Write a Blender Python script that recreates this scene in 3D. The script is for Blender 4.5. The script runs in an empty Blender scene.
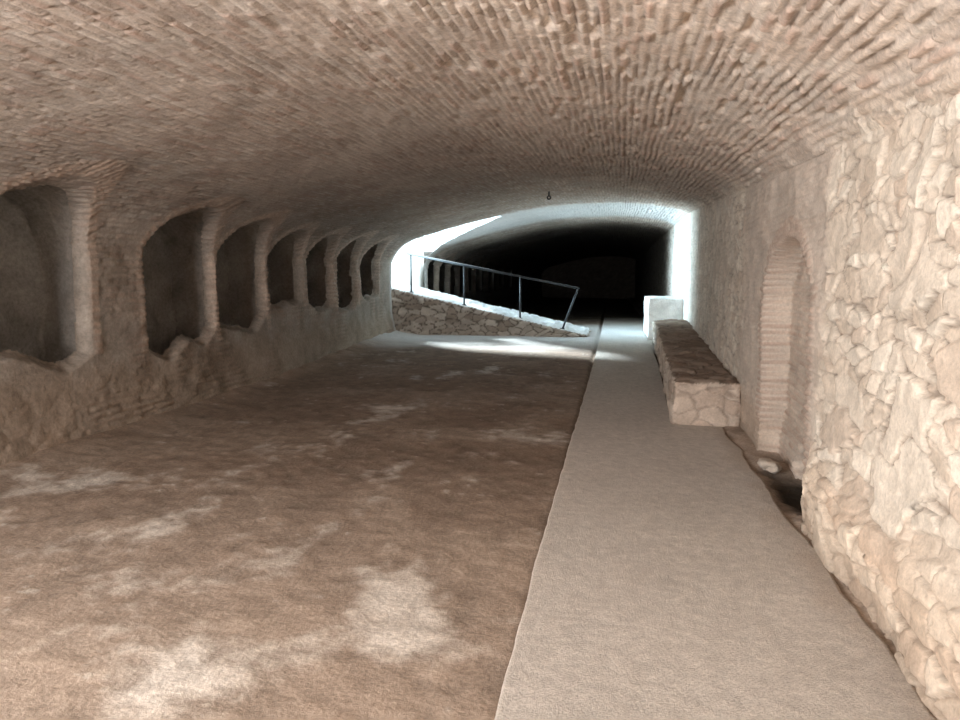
import bpy, bmesh, math
import numpy as np
from mathutils import Matrix, Vector
from mathutils import noise as mn

scene = bpy.context.scene
scene.view_settings.view_transform = 'Standard'
scene.view_settings.look = 'None'

# ------------------------------------------------------------------ noise
def hsh(ix, iy, seed):
    n = (ix.astype(np.int64)*374761393 + iy.astype(np.int64)*668265263 + seed*144269504) & 0xffffffff
    n = ((n ^ (n >> 13))*1274126177) & 0xffffffff
    n = ((n ^ (n >> 15))*1103515245) & 0xffffffff
    return ((n ^ (n >> 16)) & 0xffff)/65535.0

def vnoise(x, y, seed=0):
    ix = np.floor(x); iy = np.floor(y)
    fx = x-ix; fy = y-iy
    fx = fx*fx*(3-2*fx); fy = fy*fy*(3-2*fy)
    a = hsh(ix, iy, seed); b = hsh(ix+1, iy, seed)
    c = hsh(ix, iy+1, seed); d = hsh(ix+1, iy+1, seed)
    return (a*(1-fx)+b*fx)*(1-fy)+(c*(1-fx)+d*fx)*fy

def fbm(x, y, seed=0, octs=4):
    r = 0; a = 0.5; t = 0
    for i in range(octs):
        r = r+a*vnoise(x*2**i+i*17.3, y*2**i+i*9.1, seed+i); t += a; a *= 0.5
    return r/t      # 0..1

def vor(u, v, seed=0, p=3.0, jit=0.85):
    iu = np.floor(u); iv = np.floor(v)
    f1 = np.full(u.shape, 9.0); f2 = np.full(u.shape, 9.0); idr = np.zeros(u.shape)
    lx = np.zeros(u.shape); ly = np.zeros(u.shape)
    for dx in (-1, 0, 1):
        for dy in (-1, 0, 1):
            cx = iu+dx; cy = iv+dy
            px = cx+0.5+(hsh(cx, cy, seed)-0.5)*jit
            py = cy+0.5+(hsh(cx, cy, seed+7)-0.5)*jit
            d = (np.abs(u-px)**p+np.abs(v-py)**p)**(1/p)
            r = hsh(cx, cy, seed+13)
            closer = d < f1
            f2 = np.where(closer, f1, np.minimum(f2, d))
            idr = np.where(closer, r, idr)
            lx = np.where(closer, u-px, lx); ly = np.where(closer, v-py, ly)
            f1 = np.where(closer, d, f1)
    return f1, f2, idr, lx, ly

def sst(a, b, x):
    t = np.clip((x-a)/(b-a), 0, 1)
    return t*t*(3-2*t)

def mixc(c1, c2, m):
    return c1*(1-m[..., None])+c2*m[..., None]

def bricks(u, v, L, H, seed=0, warp=1.0):
    uu = u + 0.08*warp*(fbm(u*2, v*3, seed+50)-0.5)
    vv = v + 0.05*warp*(fbm(u*1.6, v*3, seed+60)-0.5)
    row = np.floor(vv/H)
    fv = vv/H-row
    us = uu/L+0.5*(row % 2)+0.45*hsh(row, row*0, seed)
    col = np.floor(us); fu = us-col
    e = np.minimum(np.minimum(fu, 1-fu)*L, np.minimum(fv, 1-fv)*H)
    m = sst(0.004, 0.016, e)
    return m, hsh(col, row, seed+3), hsh(col, row, seed+4)

C = lambda *a: np.array(a, dtype=float)
DES = 0.17
def desat(c, k=DES):
    l = (c*np.array([.3, .55, .15])).sum(-1, keepdims=True)
    return (c*(1-k)+l*k)*np.array([1.0, 1.0, .98])

# ------------------------------------------------------------------ mesh utils
def mesh_obj(name, V, F, col, mat, smooth=True):
    me = bpy.data.meshes.new(name)
    V = np.asarray(V, dtype=np.float32); F = np.asarray(F, dtype=np.int32)
    me.vertices.add(len(V)); me.vertices.foreach_set("co", V.ravel())
    me.loops.add(F.size); me.loops.foreach_set("vertex_index", F.ravel())
    me.polygons.add(len(F))
    me.polygons.foreach_set("loop_start", np.arange(0, F.size, 4, dtype=np.int32))
    me.polygons.foreach_set("loop_total", np.full(len(F), 4, dtype=np.int32))
    me.update(calc_edges=True); me.validate()
    at = me.color_attributes.new("Col", 'FLOAT_COLOR', 'POINT')
    c4 = np.ones((len(V), 4), dtype=np.float32); c4[:, :3] = np.clip(desat(np.asarray(col)), 0, .92)
    at.data.foreach_set("color", c4.ravel())
    me.polygons.foreach_set("use_smooth", np.full(len(me.polygons), smooth))
    ob = bpy.data.objects.new(name, me)
    scene.collection.objects.link(ob)
    me.materials.append(mat)
    return ob

def grid_faces(nr, nc, keep=None):
    i, j = np.meshgrid(np.arange(nr-1), np.arange(nc-1), indexing='ij')
    a = i*nc+j
    F = np.stack([a, a+1, a+nc+1, a+nc], -1)
    if keep is not None:
        F = F[keep]
    return F.reshape(-1, 4)

def grid_obj(name, P, Cc, mat, keep=None, flip=False, extra=None):
    nr, nc = P.shape[:2]
    F = grid_faces(nr, nc, keep)
    if flip: F = F[:, ::-1]
    V = P.reshape(-1, 3); K = Cc.reshape(-1, 3)
    if extra:
        for (v2, f2, c2) in extra:
            F = np.concatenate([F, f2+len(V)]); V = np.concatenate([V, v2]); K = np.concatenate([K, c2])
    return mesh_obj(name, V, F, K, mat)

# ------------------------------------------------------------------ materials
def attr_mat(name, fine=60.0, bump=0.25, dist=0.01, vary=0.25, rough=0.95):
    m = bpy.data.materials.new(name); m.use_nodes = True
    nt = m.node_tree; N = nt.nodes; Lk = nt.links
    b = N["Principled BSDF"]; b.inputs["Roughness"].default_value = rough
    b.inputs["Specular IOR Level"].default_value = 0.12
    at = N.new("ShaderNodeAttribute"); at.attribute_name = "Col"
    tc = N.new("ShaderNodeTexCoord")
    n1 = N.new("ShaderNodeTexNoise"); n1.inputs["Scale"].default_value = fine
    n1.inputs["Detail"].default_value = 8; n1.inputs["Roughness"].default_value = 0.72
    Lk.new(tc.outputs["Object"], n1.inputs["Vector"])
    mr = N.new("ShaderNodeMapRange")
    mr.inputs["From Min"].default_value = 0.3; mr.inputs["From Max"].default_value = 0.7
    mr.inputs["To Min"].default_value = 1-vary; mr.inputs["To Max"].default_value = 1+vary
    Lk.new(n1.outputs["Fac"], mr.inputs["Value"])
    vm = N.new("ShaderNodeVectorMath"); vm.operation = 'SCALE'
    Lk.new(at.outputs["Color"], vm.inputs[0]); Lk.new(mr.outputs["Result"], vm.inputs["Scale"])
    Lk.new(vm.outputs["Vector"], b.inputs["Base Color"])
    bp = N.new("ShaderNodeBump"); bp.inputs["Strength"].default_value = bump
    bp.inputs["Distance"].default_value = dist
    Lk.new(n1.outputs["Fac"], bp.inputs["Height"]); Lk.new(bp.outputs["Normal"], b.inputs["Normal"])
    return m

mat_vault = attr_mat("brick_vault_mat", 45, 0.8, 0.014, 0.26)
mat_rub = attr_mat("rubble_stone_mat", 45, 0.8, 0.012, 0.18)
mat_left = attr_mat("old_plaster_brick_mat", 24, 0.7, 0.02, 0.28)
mat_dirt = attr_mat("packed_earth_mat", 40, 0.8, 0.012, 0.30)
mat_conc = attr_mat("gritty_concrete_mat", 90, 0.9, 0.012, 0.26)

def plain_mat(name, col, rough=0.5, metal=0.0, scale=30):
    m = bpy.data.materials.new(name); m.use_nodes = True
    nt = m.node_tree; b = nt.nodes["Principled BSDF"]
    n = nt.nodes.new("ShaderNodeTexNoise"); n.inputs["Scale"].default_value = scale
    r = nt.nodes.new("ShaderNodeValToRGB")
    r.color_ramp.elements[0].color = (*[c*0.7 for c in col], 1)
    r.color_ramp.elements[1].color = (*[min(1, c*1.25) for c in col], 1)
    nt.links.new(n.outputs["Fac"], r.inputs["Fac"]); nt.links.new(r.outputs["Color"], b.inputs["Base Color"])
    b.inputs["Roughness"].default_value = rough; b.inputs["Metallic"].default_value = metal
    return m
mat_steel = plain_mat("galvanised_steel_mat", (0.04, 0.043, 0.047), 0.7, 0.2)
mat_iron = plain_mat("rusty_iron_mat", (0.03, 0.025, 0.022), 0.8, 0.3)

# ------------------------------------------------------------------ tunnel shell
YR = 17.0
def floor_z(Y):
    return 0.2*sst(7.5, 17.0, Y)

ys = list(np.arange(-3.0, 1.2, 0.12))
y = 1.2
while y < 29:
    ys.append(y); y += max(0.012, 0.0044*y)
    if y > 21: y += 0.05
while y < 55:
    ys.append(y); y += 0.6
ys.append(55.0)
Ys = np.array(ys)
near = np.array([(-5.05, -0.1), (-5.05, 1.9), (-4.8, 2.3), (-4.1, 2.6), (-3.0, 2.85), (-1.8, 3.0),
                 (-.5, 3.0), (.45, 2.86), (1.08, 2.58), (1.3, 2.36), (1.3, -0.1)])
far = np.array([(-5.55, -0.1), (-5.55, 2.05), (-5.15, 2.52), (-4.25, 2.82), (-3.0, 3.12), (-1.77, 3.35),
                (-.35, 3.43), (.6, 3.4), (1.38, 3.28), (1.7, 3.15), (1.7, -0.1)])
t = np.clip((Ys-4)/13, -0.25, 1)[:, None, None]
CT = near[None]*(1-t)+far[None]*t
def cr(p0, p1, p2, p3, s):
    return 0.5*((2*p1)+(-p0+p2)*s+(2*p0-5*p1+4*p2-p3)*s*s+(-p0+3*p1-3*p2+p3)*s**3)
cols = []
nL = 120
for k in range(nL):
    cols.append(CT[:, 0]+(CT[:, 1]-CT[:, 0])*k/nL)
segn = [32, 46, 54, 58, 66, 58, 46, 22]
iLeftEnd = None
ph0 = CT[:, 1]-np.array([[0, 0.5]]); ph9 = 2*CT[:, 9]-CT[:, 8]
for s in range(1, 9):
    p1 = CT[:, s]; p2 = CT[:, s+1]
    p0 = ph0 if s == 1 else CT[:, s-1]
    p3 = ph9 if s == 8 else CT[:, s+2]
    for k in range(segn[s-1]):
        cols.append(cr(p0, p1, p2, p3, k/segn[s-1]))
    if s == 2: iLeftEnd = len(cols)
iRight = len(cols)
nR = 220
for k in range(nR+1):
    cols.append(CT[:, 9]+(CT[:, 10]-CT[:, 9])*k/nR)
XZ = np.stack(cols, 1)
nY, nC = XZ.shape[:2]
P = np.zeros((nY, nC, 3)); P[..., 0] = XZ[..., 0]; P[..., 2] = XZ[..., 1]; P[..., 1] = Ys[:, None]
ds = np.zeros((nY, nC)); ds[:, 1:] = np.linalg.norm(np.diff(XZ, axis=1), axis=2)
S = np.cumsum(ds, 1); S = S-S[:, iLeftEnd][:, None]
Smid = S[len(Ys)//3][None, :]*np.ones((nY, 1))
Y = P[..., 1]; X = P[..., 0]; Z = P[..., 2]
tx = np.gradient(XZ, axis=1); tx /= np.linalg.norm(tx, axis=2)[..., None]+1e-9
NX = tx[..., 1]; NZ = -tx[..., 0]
Nn = np.stack([NX, NX*0, NZ], -1)
jj = np.arange(nC)[None, :]*np.ones((nY, 1))
def bc(*c): return np.broadcast_to(C(*c), (nY, nC, 3))

H = np.zeros((nY, nC)); COL = np.zeros((nY, nC, 3))
# --- vault bricks
mb, r1, r2 = bricks(Y, Smid, 0.20, 0.060, 1, 1.1)
big = fbm(Y*0.5, S*0.5, 5)
med = fbm(Y*3, S*3, 8)
fin = fbm(Y*13, S*26, 9, 3)
mdep = sst(0.35, 0.6, fbm(Y*2.2, S*5, 12))
rough_r = sst(0.5, 3.5, X+3.2)
mb2 = 1-(1-mb)*(0.3+0.7*mdep)
hv = mb2*(0.014+0.017*r1)+0.03*(big-0.5)+0.014*(med-.5)+0.010*(fin-.5)
gap = sst(.88, .94, r2)*mb
hv = hv-0.040*gap*(.4+.6*rough_r)
hv = hv*(0.6+0.4*rough_r)
cb = mixc(C(.52, .41, .34), C(.64, .53, .45), r2)
cb = mixc(cb, C(.50, .33, .26), (r1 > 0.84)*0.6)
cb = mixc(cb, C(.70, .62, .55), (r1 < 0.15)*0.7)
cv = mixc(bc(.46, .375, .32), cb, mb*0.9)
cv = cv*(0.78+0.44*med)[..., None]*(0.85+0.3*big)[..., None]*(0.85+0.3*fin)[..., None]
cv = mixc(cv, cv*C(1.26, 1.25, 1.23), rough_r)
lime = sst(0.5, 0.7, fbm(Y*1.2, S*1.6, 31))
cv = mixc(cv, bc(.62, .54, .47), lime*0.4)
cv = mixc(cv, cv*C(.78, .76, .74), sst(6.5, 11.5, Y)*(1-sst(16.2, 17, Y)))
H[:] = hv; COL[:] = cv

# --- right wall : rubble
zz = Z
wn = fbm(Y*6, zz*6, 40); wb = fbm(Y*0.9, zz*0.9, 41); wf = fbm(Y*16, zz*22, 42, 3)
ur = Y/0.21+(fbm(Y*3, zz*3, 70)-.5)*1.5; vr = zz/0.105+(fbm(Y*2+9, zz*2, 71)-.5)*2.2
f1, f2, idr, lx1, ly1 = vor(ur, vr, 21, 2.4, 1.0)
f1b, f2b, idb, lx2, ly2 = vor(Y/0.44+1.2*(fbm(Y*2, zz*2, 72)-.5), zz/0.27+1.3*(fbm(Y*2, zz*3, 73)-.5), 29, 2.8, .95)
usebig = idb > 0.66
edge = np.where(usebig, (f2b-f1b)*0.26, (f2-f1)*0.11); rid = np.where(usebig, idb*7 % 1, idr)
lx = np.where(usebig, lx2*1.6, lx1); ly = np.where(usebig, ly2*1.6, ly1)
st = sst(0.002, 0.012+0.012*wn, edge+0.012*(wf-.5))
tilt = (((rid*31) % 1)-.5)*lx+(((rid*57) % 1)-.5)*ly
hr = st*(0.014+0.022*rid+0.035*tilt)+0.012*(wn-0.5)+0.012*(wf-.5)+0.08*(wb-0.5)-0.01
cr_ = mixc(bc(.68, .57, .47), mixc(C(.68, .56, .45), C(.84, .75, .64), rid), st)
cr_ = mixc(cr_, bc(.64, .49, .38), (((rid*13) % 1) > 0.82)*st*0.6)
cr_ = mixc(cr_, bc(.26, .19, .145), (1-sst(0.0, 0.013, edge))*sst(.3, .6, fbm(Y*3, zz*5, 47))*0.8)  # crevice shade painted in, over the mortar colour
cr_ = cr_*(0.80+0.40*wn)[..., None]*(.84+.32*wf)[..., None]
pz = sst(4.60, 4.85, Y+0.3*(fbm(Y*3, zz*3, 43)-.5))*(1-sst(7.4, 8.6, Y))
pz = np.maximum(pz, 0.35*sst(8, 10, Y))
bm2, q1, q2 = bricks(Y, zz, 0.2, 0.055, 9)
cpl = mixc(bc(.62, .52, .44), mixc(C(.56, .43, .35), C(.68, .57, .49), q1), bm2*0.5)*(0.75+0.5*wn)[..., None]
hpl = 0.014*bm2*q2+0.04*(wn-0.5)+0.07*(wb-.5)+0.015
hr = hr*(1-pz)+hpl*pz; cr_ = mixc(cr_, cpl, pz)
foot = 1-sst(0.30, 0.60, zz+0.35*(fbm(Y*1.3, zz*1.3, 44)-0.5))
hr = hr+foot*(0.03+0.06*fbm(Y*2.5, zz*2.5, 45))*(1-sst(4.7, 4.9, Y))
cr_ = mixc(cr_, cr_*C(.94, .85, .77), foot*0.75)
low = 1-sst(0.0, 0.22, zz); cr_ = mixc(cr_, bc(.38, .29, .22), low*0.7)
yc, hw = 5.80, 0.82
zt = 1.40+np.sqrt(np.clip(1-((Y-yc)/hw)**2, 0, 1))*0.52
dm = sst(-0.012, 0.012, hw-np.abs(Y-yc)+0.04*(fbm(zz*9, Y*9, 46, 2)-.5))*sst(-0.012, 0.012, zt-zz)
dbr = (0.006+0.014*q2)*bm2
hr = hr*(1-dm)+dm*(-0.20+dbr+0.03*(wn-.5)+0.05*(1-sst(.1, .5, zz)))
cd = mixc(bc(.60, .50, .42), mixc(C(.54, .39, .31), C(.68, .56, .46), q1), bm2)*(0.75+0.5*wn)[..., None]
cr_ = mixc(cr_, cd, dm)
ring = sst(0, 0.03, 0.17-(np.abs(Y-yc)-hw))*(1-dm)*sst(-0.02, .02, 0.17+zt-zz)*(zz > 0.3)
ang = np.where(zz > 1.45, np.arctan2(zz-1.40, Y-yc)*hw/0.065, zz/0.055)
vs = sst(0.08, 0.25, np.minimum(ang-np.floor(ang), 1-(ang-np.floor(ang))))
cr_ = mixc(cr_, mixc(bc(.62, .52, .44), bc(.54, .39, .31), vs), ring*0.85)
hr = hr+ring*vs*0.014
hd = 1-sst(0.85, 1.1, np.sqrt(((Y-5.42)/0.50)**2+((zz-0.08)/0.24)**2)+0.4*(fbm(Y*6, zz*6, 48)-.5))
hr = hr-0.6*hd; cr_ = mixc(cr_, bc(.06, .045, .035), hd)  # darkness inside the hole painted near black
blend = sst(iRight-16, iRight+9, jj+24*(fbm(Y*2, Y*0, 49)-.5))
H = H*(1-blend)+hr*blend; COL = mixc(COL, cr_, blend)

# --- left wall
isLw = (jj < iLeftEnd)
lb, l1, l2 = bricks(Y, Z, 0.26, 0.07, 14)
ln = fbm(Y*5, Z*5, 80); lbg = fbm(Y*0.8, Z*0.8, 81)
f1l, f2l, idl, _, _ = vor(Y/0.3, Z/0.17, 33); stl = sst(0.03, 0.2, f2l-f1l)
pla = sst(0.36, 0.55, fbm(Y*1.3, Z*1.3, 83))
hl = (1-pla)*(lb*(0.008+0.016*l1))+0.03*(ln-.5)+0.08*(lbg-.5)
cl = mixc(bc(.46, .37, .30), mixc(C(.46, .32, .25), C(.54, .43, .35), l1), lb)
cl = mixc(cl, bc(.46, .39, .33), pla*0.85)
lowc = mixc(C(.42, .30, .21), C(.54, .41, .31), fbm(Y*2, Z*3, 84))
lowm = 1-sst(0.5, 0.95, Z+0.35*(ln-.5))
cl = mixc(cl, lowc, lowm*0.75)*(0.70+0.6*ln)[..., None]
hl = hl+lowm*(0.10*np.clip(0.9-Z, 0, 1)+0.02*fbm(Y*2, Z*2, 86)+0.006*stl)
bl = 1-sst(nL-10, nL+16, jj)
H = np.where(isLw, H*(1-bl)+hl*bl, H); COL = np.where(isLw[..., None], mixc(COL, cl, bl), COL)
dk = 1-sst(-0.6, 1.2, S); COL = mixc(COL, COL*.74, dk)  # weaker light on the left side painted as darker colour
# niches
niches = [(2.2, 0.66, 0.95, 2.32), (3.72, 0.62, 1.0, 2.32), (5.33, 0.74, 0.86, 2.48), (7.68, 0.75, 0.80, 2.46), (9.22, 0.69, 0.82, 2.46),
          (10.66, 0.63, 1.14, 2.42), (12.14, 0.61, 1.16, 2.44), (13.64, 0.62, 1.04, 2.48), (15.2, 0.63, 1.16, 2.50)]
niches += [(21.2+1.5*k, 0.60, 1.1, 2.4) for k in range(14)]
NM = np.zeros((nY, nC)); NI = np.zeros((nY, nC)); DEL = np.zeros((nY, nC))
rag = fbm(Y*4, Z*4, 90, 3)-0.5; rag2 = fbm(Y*1.4, Z*0.4, 93, 2)-0.5
for (c, w, zb, ztp) in niches:
    d = np.abs(Y-c)
    zs = ztp-w
    top = np.where(d < w, zs+np.sqrt(np.clip(w*w-d*d, 0, 1)), -1)
    zbot = zb+0.34*rag2+0.10*rag+0.30*np.clip(d/w-.5, 0, 1)**1.5
    sd = np.minimum(np.minimum(w-d+0.07*rag-0.02-0.05*np.clip(1.45-Z, 0, 1), top-Z+0.06*rag-0.02), Z-zbot)
    NM = np.maximum(NM, sst(-0.045, 0.03, sd)); NI = np.maximum(NI, sst(-0.01, 0.02, sd)); DEL = np.maximum(DEL, sd > 0.032)
    rg = (np.sqrt((Y-c)**2+np.clip(Z-zs, 0, 9)**2))
    ringm = sst(0, .03, rg-w)*(1-sst(0.12, .15, rg-w))*(Z > zb)*(jj < iLeftEnd)
    aa = np.where(Z > zs, np.arctan2(Z-zs, Y-c)*w/0.075, Z/0.07)
    fr = aa-np.floor(aa); vv2 = sst(0.08, 0.25, np.minimum(fr, 1-fr))
    COL = mixc(COL, mixc(bc(.44, .355, .29), bc(.50, .36, .28)*(0.8+0.4*hsh(np.floor(aa), np.floor(aa)*0+int(c*10), 5))[..., None], vv2), ringm*0.8)
    H = H+ringm*vv2*0.014*fbm(Y*3, Z*3, 92)
NM = NM*(jj < iLeftEnd); NI = NI*(jj < iLeftEnd)
D = P+Nn*H[..., None]
D[..., 0] -= 0.12*NM
COL = mixc(COL, bc(.30, .25, .21)*(0.55+0.9*ln)[..., None], NI)  # shade at the niche mouths put into the colour
deep = sst(20.5, 25, Y); COL = mixc(COL, COL*0.25, deep)  # unlit far tunnel painted dark
day = sst(16.7, 17.1, Y)*(1-sst(20.0, 21.0, Y)); COL = mixc(COL, COL*0.4+0.5, day)  # daylight by the entrance painted as paler colour

def prof(tab):
    pts = [tab[0], tab[1]]
    full = [tab[1]-np.array([0, .5])]+[tab[k] for k in range(1, 5)]
    for s in (1, 2, 3):
        a = full[s-1]; b = full[s]; c = full[s+1]; d = full[s+2] if s+2 < len(full) else c
        for k in range(1, 13): pts.append(cr(a, b, c, d, k/12))
    return np.array(pts)
pn, pf = prof(near), prof(far)
def wallx(yv, zv):
    tt_ = np.clip((yv-4)/13, -.25, 1)
    return np.interp(zv, pn[:, 1], pn[:, 0])*(1-tt_)+np.interp(zv, pf[:, 1], pf[:, 0])*tt_
extra = []
for (c, w, zb, ztp) in niches:
    w2_ = w+0.07; zs = ztp-w; zb2 = zb-0.26
    pts = []
    hgt = zs-zb2
    for k in range(26): pts.append((c-w2_+2*w2_*k/26, zb2))
    for k in range(26): pts.append((c+w2_, zb2+hgt*k/26))
    for k in range(50):
        a = math.pi*k/50; pts.append((c+w2_*math.cos(a), zs+w2_*math.sin(a)))
    for k in range(27): pts.append((c-w2_, zs-hgt*k/26))
    pts = np.array(pts); n = len(pts)
    cen = np.array([c, (zb2+ztp)/2])
    rows = []; dk_ = []
    xbk = wallx(c, 1.0)-0.66
    xst = wallx(pts[:, 0], pts[:, 1])-0.035
    for k in range(22):
        q = k/21
        rows.append(np.stack([xst*(1-q)+xbk*q, pts[:, 0], pts[:, 1]], -1)); dk_.append(np.full(n, q))
    for k in range(1, 21):
        q = k/20; pp = pts*(1-q)+cen*q
        rows.append(np.stack([np.full(n, xbk), pp[:, 0], pp[:, 1]], -1)); dk_.append(np.full(n, 1.0))
    R_ = np.stack(rows); q_ = np.stack(dk_)
    na = fbm(R_[..., 1]*3+R_[..., 0]*2, R_[..., 2]*3+R_[..., 0]*3, 300)-.5
    nb = fbm(R_[..., 1]*3-R_[..., 0]*2, R_[..., 2]*3-R_[..., 0]*2+5, 301)-.5
    fade = np.clip(q_*6, 0, 1)
    R_[..., 0] += 0.16*na*(q_ >= 0.6); R_[..., 1] += 0.10*nb*fade; R_[..., 2] += 0.10*na*fade
    br, b1, b2 = bricks(R_[..., 0]+R_[..., 1], R_[..., 2], .26, .07, 15)
    col = mixc(C(.28, .235, .20), C(.35, .28, .23), b1*br)*(0.5+1.0*(na+.5))[..., None]  # niche shade painted as a dark interior
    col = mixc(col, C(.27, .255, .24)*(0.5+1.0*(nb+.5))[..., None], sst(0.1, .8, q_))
    if c > 20: col = col*.25  # far niches darkened further, unlit depth painted in
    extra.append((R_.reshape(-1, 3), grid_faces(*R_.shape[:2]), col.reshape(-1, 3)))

Yc = 0.5*(Y[:-1, :-1]+Y[1:, 1:]); Xc = 0.5*(X[:-1, :-1]+X[1:, 1:])
tt = np.clip((-2.75-Xc)/2.4, 0, 1)
hole = (Yc > YR) & (Yc < YR+0.15+2.9*tt) & (tt > 0) & (jj[:-1, :-1] < iRight-40)
alld = (DEL[:-1, :-1] > 0) & (DEL[1:, :-1] > 0) & (DEL[:-1, 1:] > 0) & (DEL[1:, 1:] > 0) & (jj[:-1, :-1] < iLeftEnd-1)
keep = ~(hole | alld)
def sub(name, a, b, mat, ex=None):
    return grid_obj(name, D[:, a:b+1], COL[:, a:b+1], mat, keep[:, a:b], extra=ex)
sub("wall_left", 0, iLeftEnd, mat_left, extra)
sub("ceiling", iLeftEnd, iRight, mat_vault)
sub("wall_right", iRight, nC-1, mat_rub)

# ------------------------------------------------------------------ floor
xs = np.arange(-6.3, 2.3, 0.025)
FY, FX = np.meshgrid(Ys, xs, indexing='ij')
n1 = fbm(FX*1.3, FY*1.3, 100); n2 = fbm(FX*6, FY*6, 101); n3 = fbm(FX*0.5, FY*0.35, 102); n4 = fbm(FX*2.0+3, FY*1.7, 104, 6)
n5 = fbm(FX*14, FY*14, 107, 3)
FZ = floor_z(FY)+0.03*(n1-.5)+0.016*(n2-.5)+0.009*(n5-.5)
FZ += 0.16*np.exp(-np.clip(FX+5.15+0.035*np.clip(FY-4, 0, 13), 0, 9)/0.30)*(0.6+0.8*n1)
under = sst(-0.40, -0.33, FX)*(1-sst(1.12, 1.2, FX))
FZ = FZ-0.05*under+0.05*sst(1.12, 1.3, FX)*n2
hh = np.exp(-((FX-1.42)/.22)**2-((FY-5.42)/.5)**2); FZ -= 0.10*hh
def FB(*c): return np.broadcast_to(C(*c), FX.shape+(3,))
fc = mixc(C(.205, .138, .098), C(.31, .22, .162), n3)*(0.55+0.5*n2+0.4*n5)[..., None]
fc = mixc(fc, FB(.39, .295, .225)*(.7+.6*n5)[..., None], sst(0.46, 0.74, n1)*0.55)
nearf = 1-sst(2.5, 6.0, FY+1.5*(n3-.5))
fc = mixc(fc, FB(.42, .325, .255)*(.6+.5*n2+.3*n5)[..., None], nearf*0.55)
def blob(cx, cy, rx, ry):
    return np.exp(-((FX-cx)/rx)**2-((FY-cy)/ry)**2)
pale = (1.15*blob(-.85, 2.75, .5, .42)+1.15*blob(-1.66, 2.4, .32, .40)+.7*blob(-1.3, 3.3, .7, .3)+.6*blob(-3.0, 3.5, .7, .5)+.6*blob(-2.3, 2.9, .5, .4)
        + 0.6*blob(-2.2, 4.0, .9, .5)+0.85*blob(-1.75, 5.4, .13, 1.6)+0.9*blob(-1.0, 6.6, .7, .8)+0.65*blob(-3.6, 4.8, .9, .6)
        + 0.7*blob(-2.7, 7.2, .35, 1.8)+0.35*blob(-2.2, 11, 1.2, 1.5))
pm = sst(0.26, 0.80, pale*0.62+1.5*(n4-0.5)+0.25*(n2-.5)+.35*(n5-.5))
fc = mixc(fc, FB(.70, .63, .565)*(0.75+0.4*n5)[..., None], pm*0.85)
pebb = sst(0.72, 0.8, n5)*sst(.5, .7, fbm(FX*3, FY*3, 109)); fc = mixc(fc, FB(.6, .54, .48), pebb*0.5)
fc = mixc(fc, FB(.42, .30, .215)*(.6+.8*n2)[..., None], sst(-4.6, -5.2, FX)*0.6)
rp = sst(1.1, 1.2, FX); fc = mixc(fc, FB(.40, .31, .25)*(0.5+n2)[..., None], rp)
fc = mixc(fc, FB(.05, .04, .03), np.clip(hh*1.5, 0, 1)*sst(1.22, 1.32, FX))  # hole's shade painted onto the floor inside it
fday = sst(13.5, 15.6, FY+1.5*(n1-.5))*(1-sst(21, 23, FY)); fc = mixc(fc, fc*0.4+0.42, fday)  # daylight patch painted whiter into the floor
fc = mixc(fc, fc*0.3, sst(22, 26, FY))  # floor of the unlit far end painted darker
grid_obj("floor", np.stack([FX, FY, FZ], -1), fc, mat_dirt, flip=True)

# ------------------------------------------------------------------ walkway
wu = np.concatenate([[0.0, 0.0004, 0.008], np.linspace(0.02, 0.985, 60), [0.995, 1.0]])
Yw = Ys[(Ys < 26) & (Ys > -2.8)]
WY, WU = np.meshgrid(Yw, wu, indexing='ij')
xl = -0.39+0.11*sst(4, 17, WY)+0.02*(fbm(WY*4, WY*0, 120)-.5)
xr = 1.20+0.09*(fbm(WY*3, WY*0, 121)-.5)
bx = 0.70+0.27*np.clip((WY-7.75)/8.85, 0, 1)
xr = np.where((WY > 7.70) & (WY < 19.7), np.minimum(bx-0.02, 0.82), xr)
WX = xl+(xr-xl)*WU
w2 = fbm(WX*30, WY*30, 122, 3)
WZ = floor_z(WY)+0.025+0.005*(w2-.5)
WZ = np.where(WU == 0, WZ-0.12, WZ); WZ = np.where(WU == 1, WZ-0.12, WZ)
w1 = fbm(WX*1.5, WY*1.0, 123)
wc = mixc(C(.53, .475, .43), C(.64, .58, .53), w1)*(0.80+0.40*w2)[..., None]
wc = mixc(wc, np.broadcast_to(C(.45, .36, .29), wc.shape), sst(0.88, 1.0, WU+0.14*(fbm(WX*4, WY*4, 124)-.5))*0.6*(1-sst(7.5, 7.8, WY)))
wc = mixc(wc, np.broadcast_to(C(.68, .61, .54), wc.shape), (1-sst(0.006, 0.02, WU))*0.5)
wd = sst(15.0, 17.0, WY)*(1-sst(21, 23, WY)); wc = mixc(wc, wc*0.4+0.4, wd)  # daylight painted onto the walkway as paler concrete
wc = mixc(wc, wc*0.3, sst(22, 26, WY))  # far darkness painted onto the walkway
grid_obj("walkway", np.stack([WX, WY, WZ], -1), wc, mat_conc, flip=True)

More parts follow.
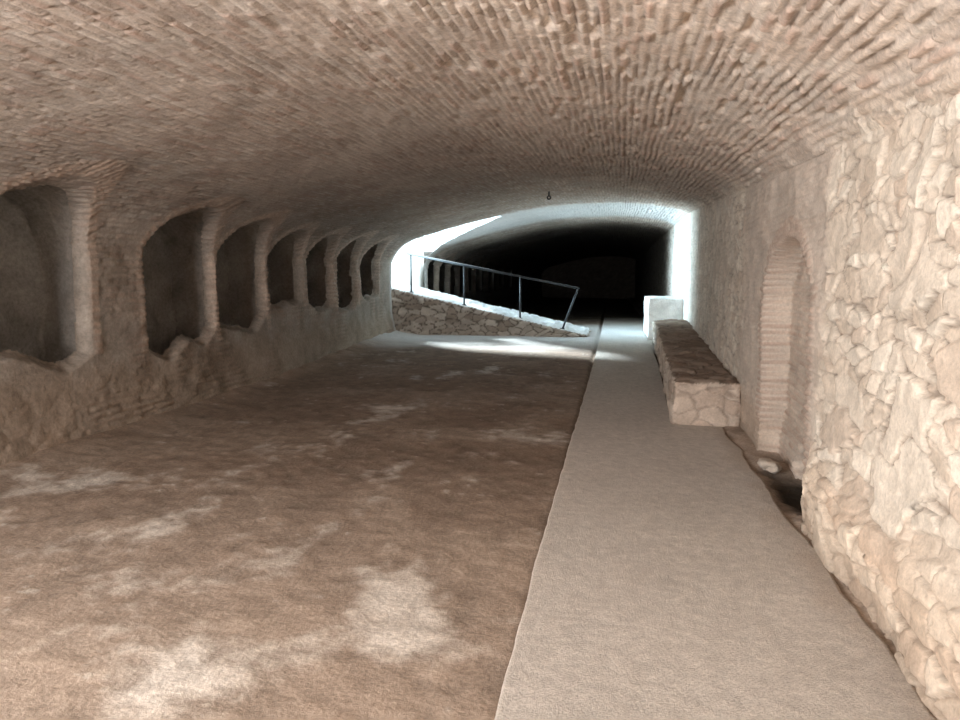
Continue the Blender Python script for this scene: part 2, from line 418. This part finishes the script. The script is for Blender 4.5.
# ------------------------------------------------------------------ stone boxes
def stone_box(name, fn, n, colfn, mat, seed=0, rel=0.03, wob=0.04, sx=0.26, sy=0.14):
    Vs, Fs, Cs = [], [], []; off = 0
    for ax in range(3):
        for side in (0.0, 1.0):
            a, b = [k for k in range(3) if k != ax]
            ua = np.linspace(0, 1, n[a]+1); ub = np.linspace(0, 1, n[b]+1)
            A, B = np.meshgrid(ua, ub, indexing='ij')
            uvw = [None]*3; uvw[ax] = np.full(A.shape, side); uvw[a] = A; uvw[b] = B
            Pw = fn(*uvw)
            da = np.gradient(Pw, axis=0); db = np.gradient(Pw, axis=1)
            nn = np.cross(da, db); nn /= np.linalg.norm(nn, axis=2)[..., None]+1e-9
            cen = fn(*[np.array([[.5]])]*3)[0, 0]
            if ((Pw.mean((0, 1))-cen)*nn.mean((0, 1))).sum() < 0: nn = -nn; fl = True
            else: fl = False
            if ax == 0: p, q = Pw[..., 1], Pw[..., 2]
            elif ax == 1: p, q = Pw[..., 0], Pw[..., 2]
            else: p, q = Pw[..., 0], Pw[..., 1]*0.6
            f1, f2, idd, _, _ = vor(p/sx+1.2*(fbm(p*3, q*3, seed)-.5), q/sy+1.2*(fbm(p*3, q*3, seed+1)-.5), seed+ax, 2.6, .95)
            fn_ = fbm(p*14, q*18, seed+3, 3)
            s_ = sst(0.02, 0.14, f2-f1+.06*(fn_-.5))
            ed = np.minimum(np.minimum(A, 1-A)*n[a], np.minimum(B, 1-B)*n[b]); ef = np.clip(ed/3, 0, 1)
            h = (s_*rel*(0.3+0.7*idd)+rel*.7*(fn_-.5))*ef
            wv = np.stack([fbm(Pw[..., 1]*4+Pw[..., 2]*2.3, Pw[..., 2]*4+Pw[..., 0]*1.7, seed+k*5)-.5 for k in range(3)], -1)*wob*2
            cc = colfn(ax, side, Pw, s_, idd)
            Vs.append((Pw+nn*h[..., None]+wv).reshape(-1, 3)); Cs.append(cc.reshape(-1, 3))
            F = grid_faces(*A.shape)
            if fl: F = F[:, ::-1]
            Fs.append(F+off); off += A.size
    ob = mesh_obj(name, np.concatenate(Vs), np.concatenate(Fs), np.concatenate(Cs), mat)
    bm = bmesh.new(); bm.from_mesh(ob.data); bmesh.ops.remove_doubles(bm, verts=bm.verts, dist=0.0008)
    bm.to_mesh(ob.data); bm.free()
    return ob

def col_stone(c0, c1, mort):
    def f(ax, side, Pw, s_, idd):
        n = fbm(Pw[..., 0]*5+Pw[..., 1]*4, Pw[..., 2]*6+Pw[..., 1]*2, 3)
        return mixc(np.broadcast_to(mort, Pw.shape), mixc(c0, c1, idd), s_)*(0.7+0.6*n)[..., None]
    return f

def bench_fn(u, v, w):
    Yb = 7.75+(16.6-7.75)*v
    x0 = 0.70+0.27*v; x1 = 1.38+0.32*v
    z = floor_z(Yb)-0.03+(0.50)*w
    return np.stack([x0+(x1-x0)*u, Yb, z], -1)
def bench_col(ax, side, Pw, s_, idd):
    c = col_stone(C(.50, .37, .29), C(.64, .53, .44), C(.40, .31, .25))(ax, side, Pw, s_, idd)
    if ax == 2: c = c*C(.56, .52, .50)
    return c
stone_box("stone_bench", bench_fn, (44, 280, 34), bench_col, mat_rub, 206, 0.030, 0.05, 0.24, 0.14)

def block_fn(u, v, w):
    return np.stack([0.86+0.82*u, 17.3+2.2*v, 0.1+1.06*w], -1)
stone_box("masonry_block", block_fn, (30, 40, 34), col_stone(C(.80, .79, .77), C(.88, .87, .86), C(.78, .76, .74)), mat_rub, 210, 0.012, 0.03)

def ramp_top(x): return 0.24+np.clip(-0.6-x, 0, 20)*0.228
def ramp_fn(u, v, w):
    x = -11.5+10.9*u
    return np.stack([x, 17.15+2.35*v, -0.05+(ramp_top(x)+0.05)*w], -1)
def ramp_col(ax, side, Pw, s_, idd):
    c = col_stone(C(.32, .25, .20), C(.56, .48, .41), C(.15, .12, .095))(ax, side, Pw, s_, idd)
    if ax == 2: c = c*0+C(.84, .85, .86)
    return c
stone_box("entrance_ramp", ramp_fn, (360, 30, 34), ramp_col, mat_rub, 220, 0.06, 0.015, 0.28, 0.15)

cw = col_stone(C(.78, .75, .70), C(.9, .88, .84), C(.7, .67, .62))
stone_box("wall_entrance_near", lambda u, v, w: np.stack([-12+6.35*u, 16.55+.4*v, 4.2*w], -1), (80, 6, 60), cw, mat_rub, 230, 0.03, 0.015)
stone_box("wall_entrance_far", lambda u, v, w: np.stack([-12+6.35*u, 20.02+.4*v, 4.2*w], -1), (80, 6, 60), cw, mat_rub, 240, 0.03, 0.015)

ce = col_stone(C(.45, .36, .29), C(.55, .45, .37), C(.4, .32, .26))
stone_box("wall_back", lambda u, v, w: np.stack([-5.9+7.9*u, -3.3+.3*v, -.1+3.8*w], -1), (80, 4, 40), ce, mat_rub, 250, 0.03, 0.01)
stone_box("wall_end", lambda u, v, w: np.stack([-6.2+8.2*u, 55+.3*v, -.1+4*w], -1), (60, 4, 40), lambda *a: ce(*a)*.3, mat_rub, 260, 0.03, 0.01)  # end wall colour darkened to paint the unlit distance

# ------------------------------------------------------------------ tubes
def tube(bm, a, b, r, seg=12):
    a = Vector(a); b = Vector(b); d = b-a
    rot = d.to_track_quat('Z', 'Y').to_matrix().to_4x4()
    M = Matrix.Translation((a+b)/2) @ rot
    bmesh.ops.create_cone(bm, cap_ends=True, segments=seg, radius1=r, radius2=r, depth=d.length, matrix=M)
def ball(bm, c, r):
    bmesh.ops.create_uvsphere(bm, u_segments=12, v_segments=8, radius=r, matrix=Matrix.Translation(c))
def bm_obj(bm, name, mat):
    me = bpy.data.meshes.new(name); bm.to_mesh(me); bm.free()
    for p in me.polygons: p.use_smooth = True
    ob = bpy.data.objects.new(name, me); scene.collection.objects.link(ob); me.materials.append(mat)
    return ob
bm = bmesh.new(); yr = 17.28
def railz(x): return 2.27+(x+5.2)*(1.40-2.27)/(4.36)
tube(bm, (-5.2, yr, railz(-5.2)), (-0.84, yr, railz(-.84)), 0.028)
ball(bm, (-5.2, yr, railz(-5.2)), 0.028); ball(bm, (-.84, yr, railz(-.84)), 0.028)
for x in (-5.12, -3.72, -2.28):
    tube(bm, (x, yr, float(ramp_top(x))-0.02), (x, yr, railz(x)), 0.024)
    tube(bm, (x, yr, float(ramp_top(x))-0.01), (x, yr, float(ramp_top(x))+0.03), 0.06)
tube(bm, (-0.84, yr, railz(-.84)), (-1.22, yr, float(ramp_top(-1.22))-0.02), 0.024)
tube(bm, (-1.22, yr, float(ramp_top(-1.22))-0.01), (-1.22, yr, float(ramp_top(-1.22))+0.03), 0.06)
bm_obj(bm, "handrail", mat_steel)

# tiny iron hook in the vault
bm = bmesh.new()
hx, hy, hz = -1.25, 13.6, 3.20
tube(bm, (hx, hy, hz), (hx, hy, hz+0.10), 0.016)
for k in range(18):
    a0 = 2*math.pi*k/18; a1 = 2*math.pi*(k+1)/18
    tube(bm, (hx+.032*math.cos(a0), hy, hz-.02+.032*math.sin(a0)), (hx+.032*math.cos(a1), hy, hz-.02+.032*math.sin(a1)), 0.014, 8)
bm_obj(bm, "iron_hook", mat_iron)

bm = bmesh.new()
c0 = Vector((1.31, 5.95, .07)); r = .075
g = bmesh.ops.create_icosphere(bm, subdivisions=4, radius=r, matrix=Matrix.Translation(c0))
for v in g['verts']:
    d = v.co-c0
    k = 1+0.6*mn.noise(d/r*1.1+Vector((3, 1, 2)))+.15*mn.noise(d/r*4)
    v.co = c0+Vector((d.x*k, d.y*k*1.3, d.z*0.75*k))
bm_obj(bm, "loose_rock", plain_mat("pale_rock_mat", (.50, .43, .36), 0.95))

# ------------------------------------------------------------------ world and lights
w = bpy.data.worlds.new("World"); scene.world = w; w.use_nodes = True
bg = w.node_tree.nodes["Background"]; bg.inputs[0].default_value = (.70, .89, 1, 1); bg.inputs[1].default_value = 3.6

def light(name, kind, loc, direc, energy, color=(1, 1, 1), **kw):
    l = bpy.data.lights.new(name, kind); l.energy = energy; l.color = color
    for k, v in kw.items(): setattr(l, k, v)
    o = bpy.data.objects.new(name, l); scene.collection.objects.link(o)
    o.location = loc; o.rotation_euler = Vector(direc).to_track_quat('-Z', 'Y').to_euler()
    return o
light("sun", 'SUN', (-10, 18, 8), (0.56, -0.76, -0.60), 20.0, (.78, .93, 1), angle=0.12)
light("entrance_daylight", 'AREA', (-7.2, 18.5, 2.8), (1, 0, 0.02), 540, (.58, .83, 1), shape='RECTANGLE', size=2.6, size_y=2.0, spread=math.radians(64))
light("rear_daylight", 'AREA', (-3.7, -1.4, 1.7), (0.66, 1, 0.10), 600, (1, .985, .975), shape='RECTANGLE', size=2.0, size_y=2.0)

# ------------------------------------------------------------------ camera
f = 690.0
th = math.atan(0.1915); ph = math.atan(80/f)
R = Vector((math.cos(th), math.sin(th), 0))
Fv = Vector((-math.sin(th)*math.cos(ph), math.cos(th)*math.cos(ph), -math.sin(ph)))
U = R.cross(Fv)
M = Matrix((R, U, -Fv)).transposed().to_4x4(); M.translation = (0, 0, 1.6)
cd_ = bpy.data.cameras.new("camera"); cam = bpy.data.objects.new("camera", cd_); scene.collection.objects.link(cam)
cam.matrix_world = M; cd_.sensor_width = 36; cd_.lens = f/960*36; cd_.clip_start = 0.05
scene.camera = cam
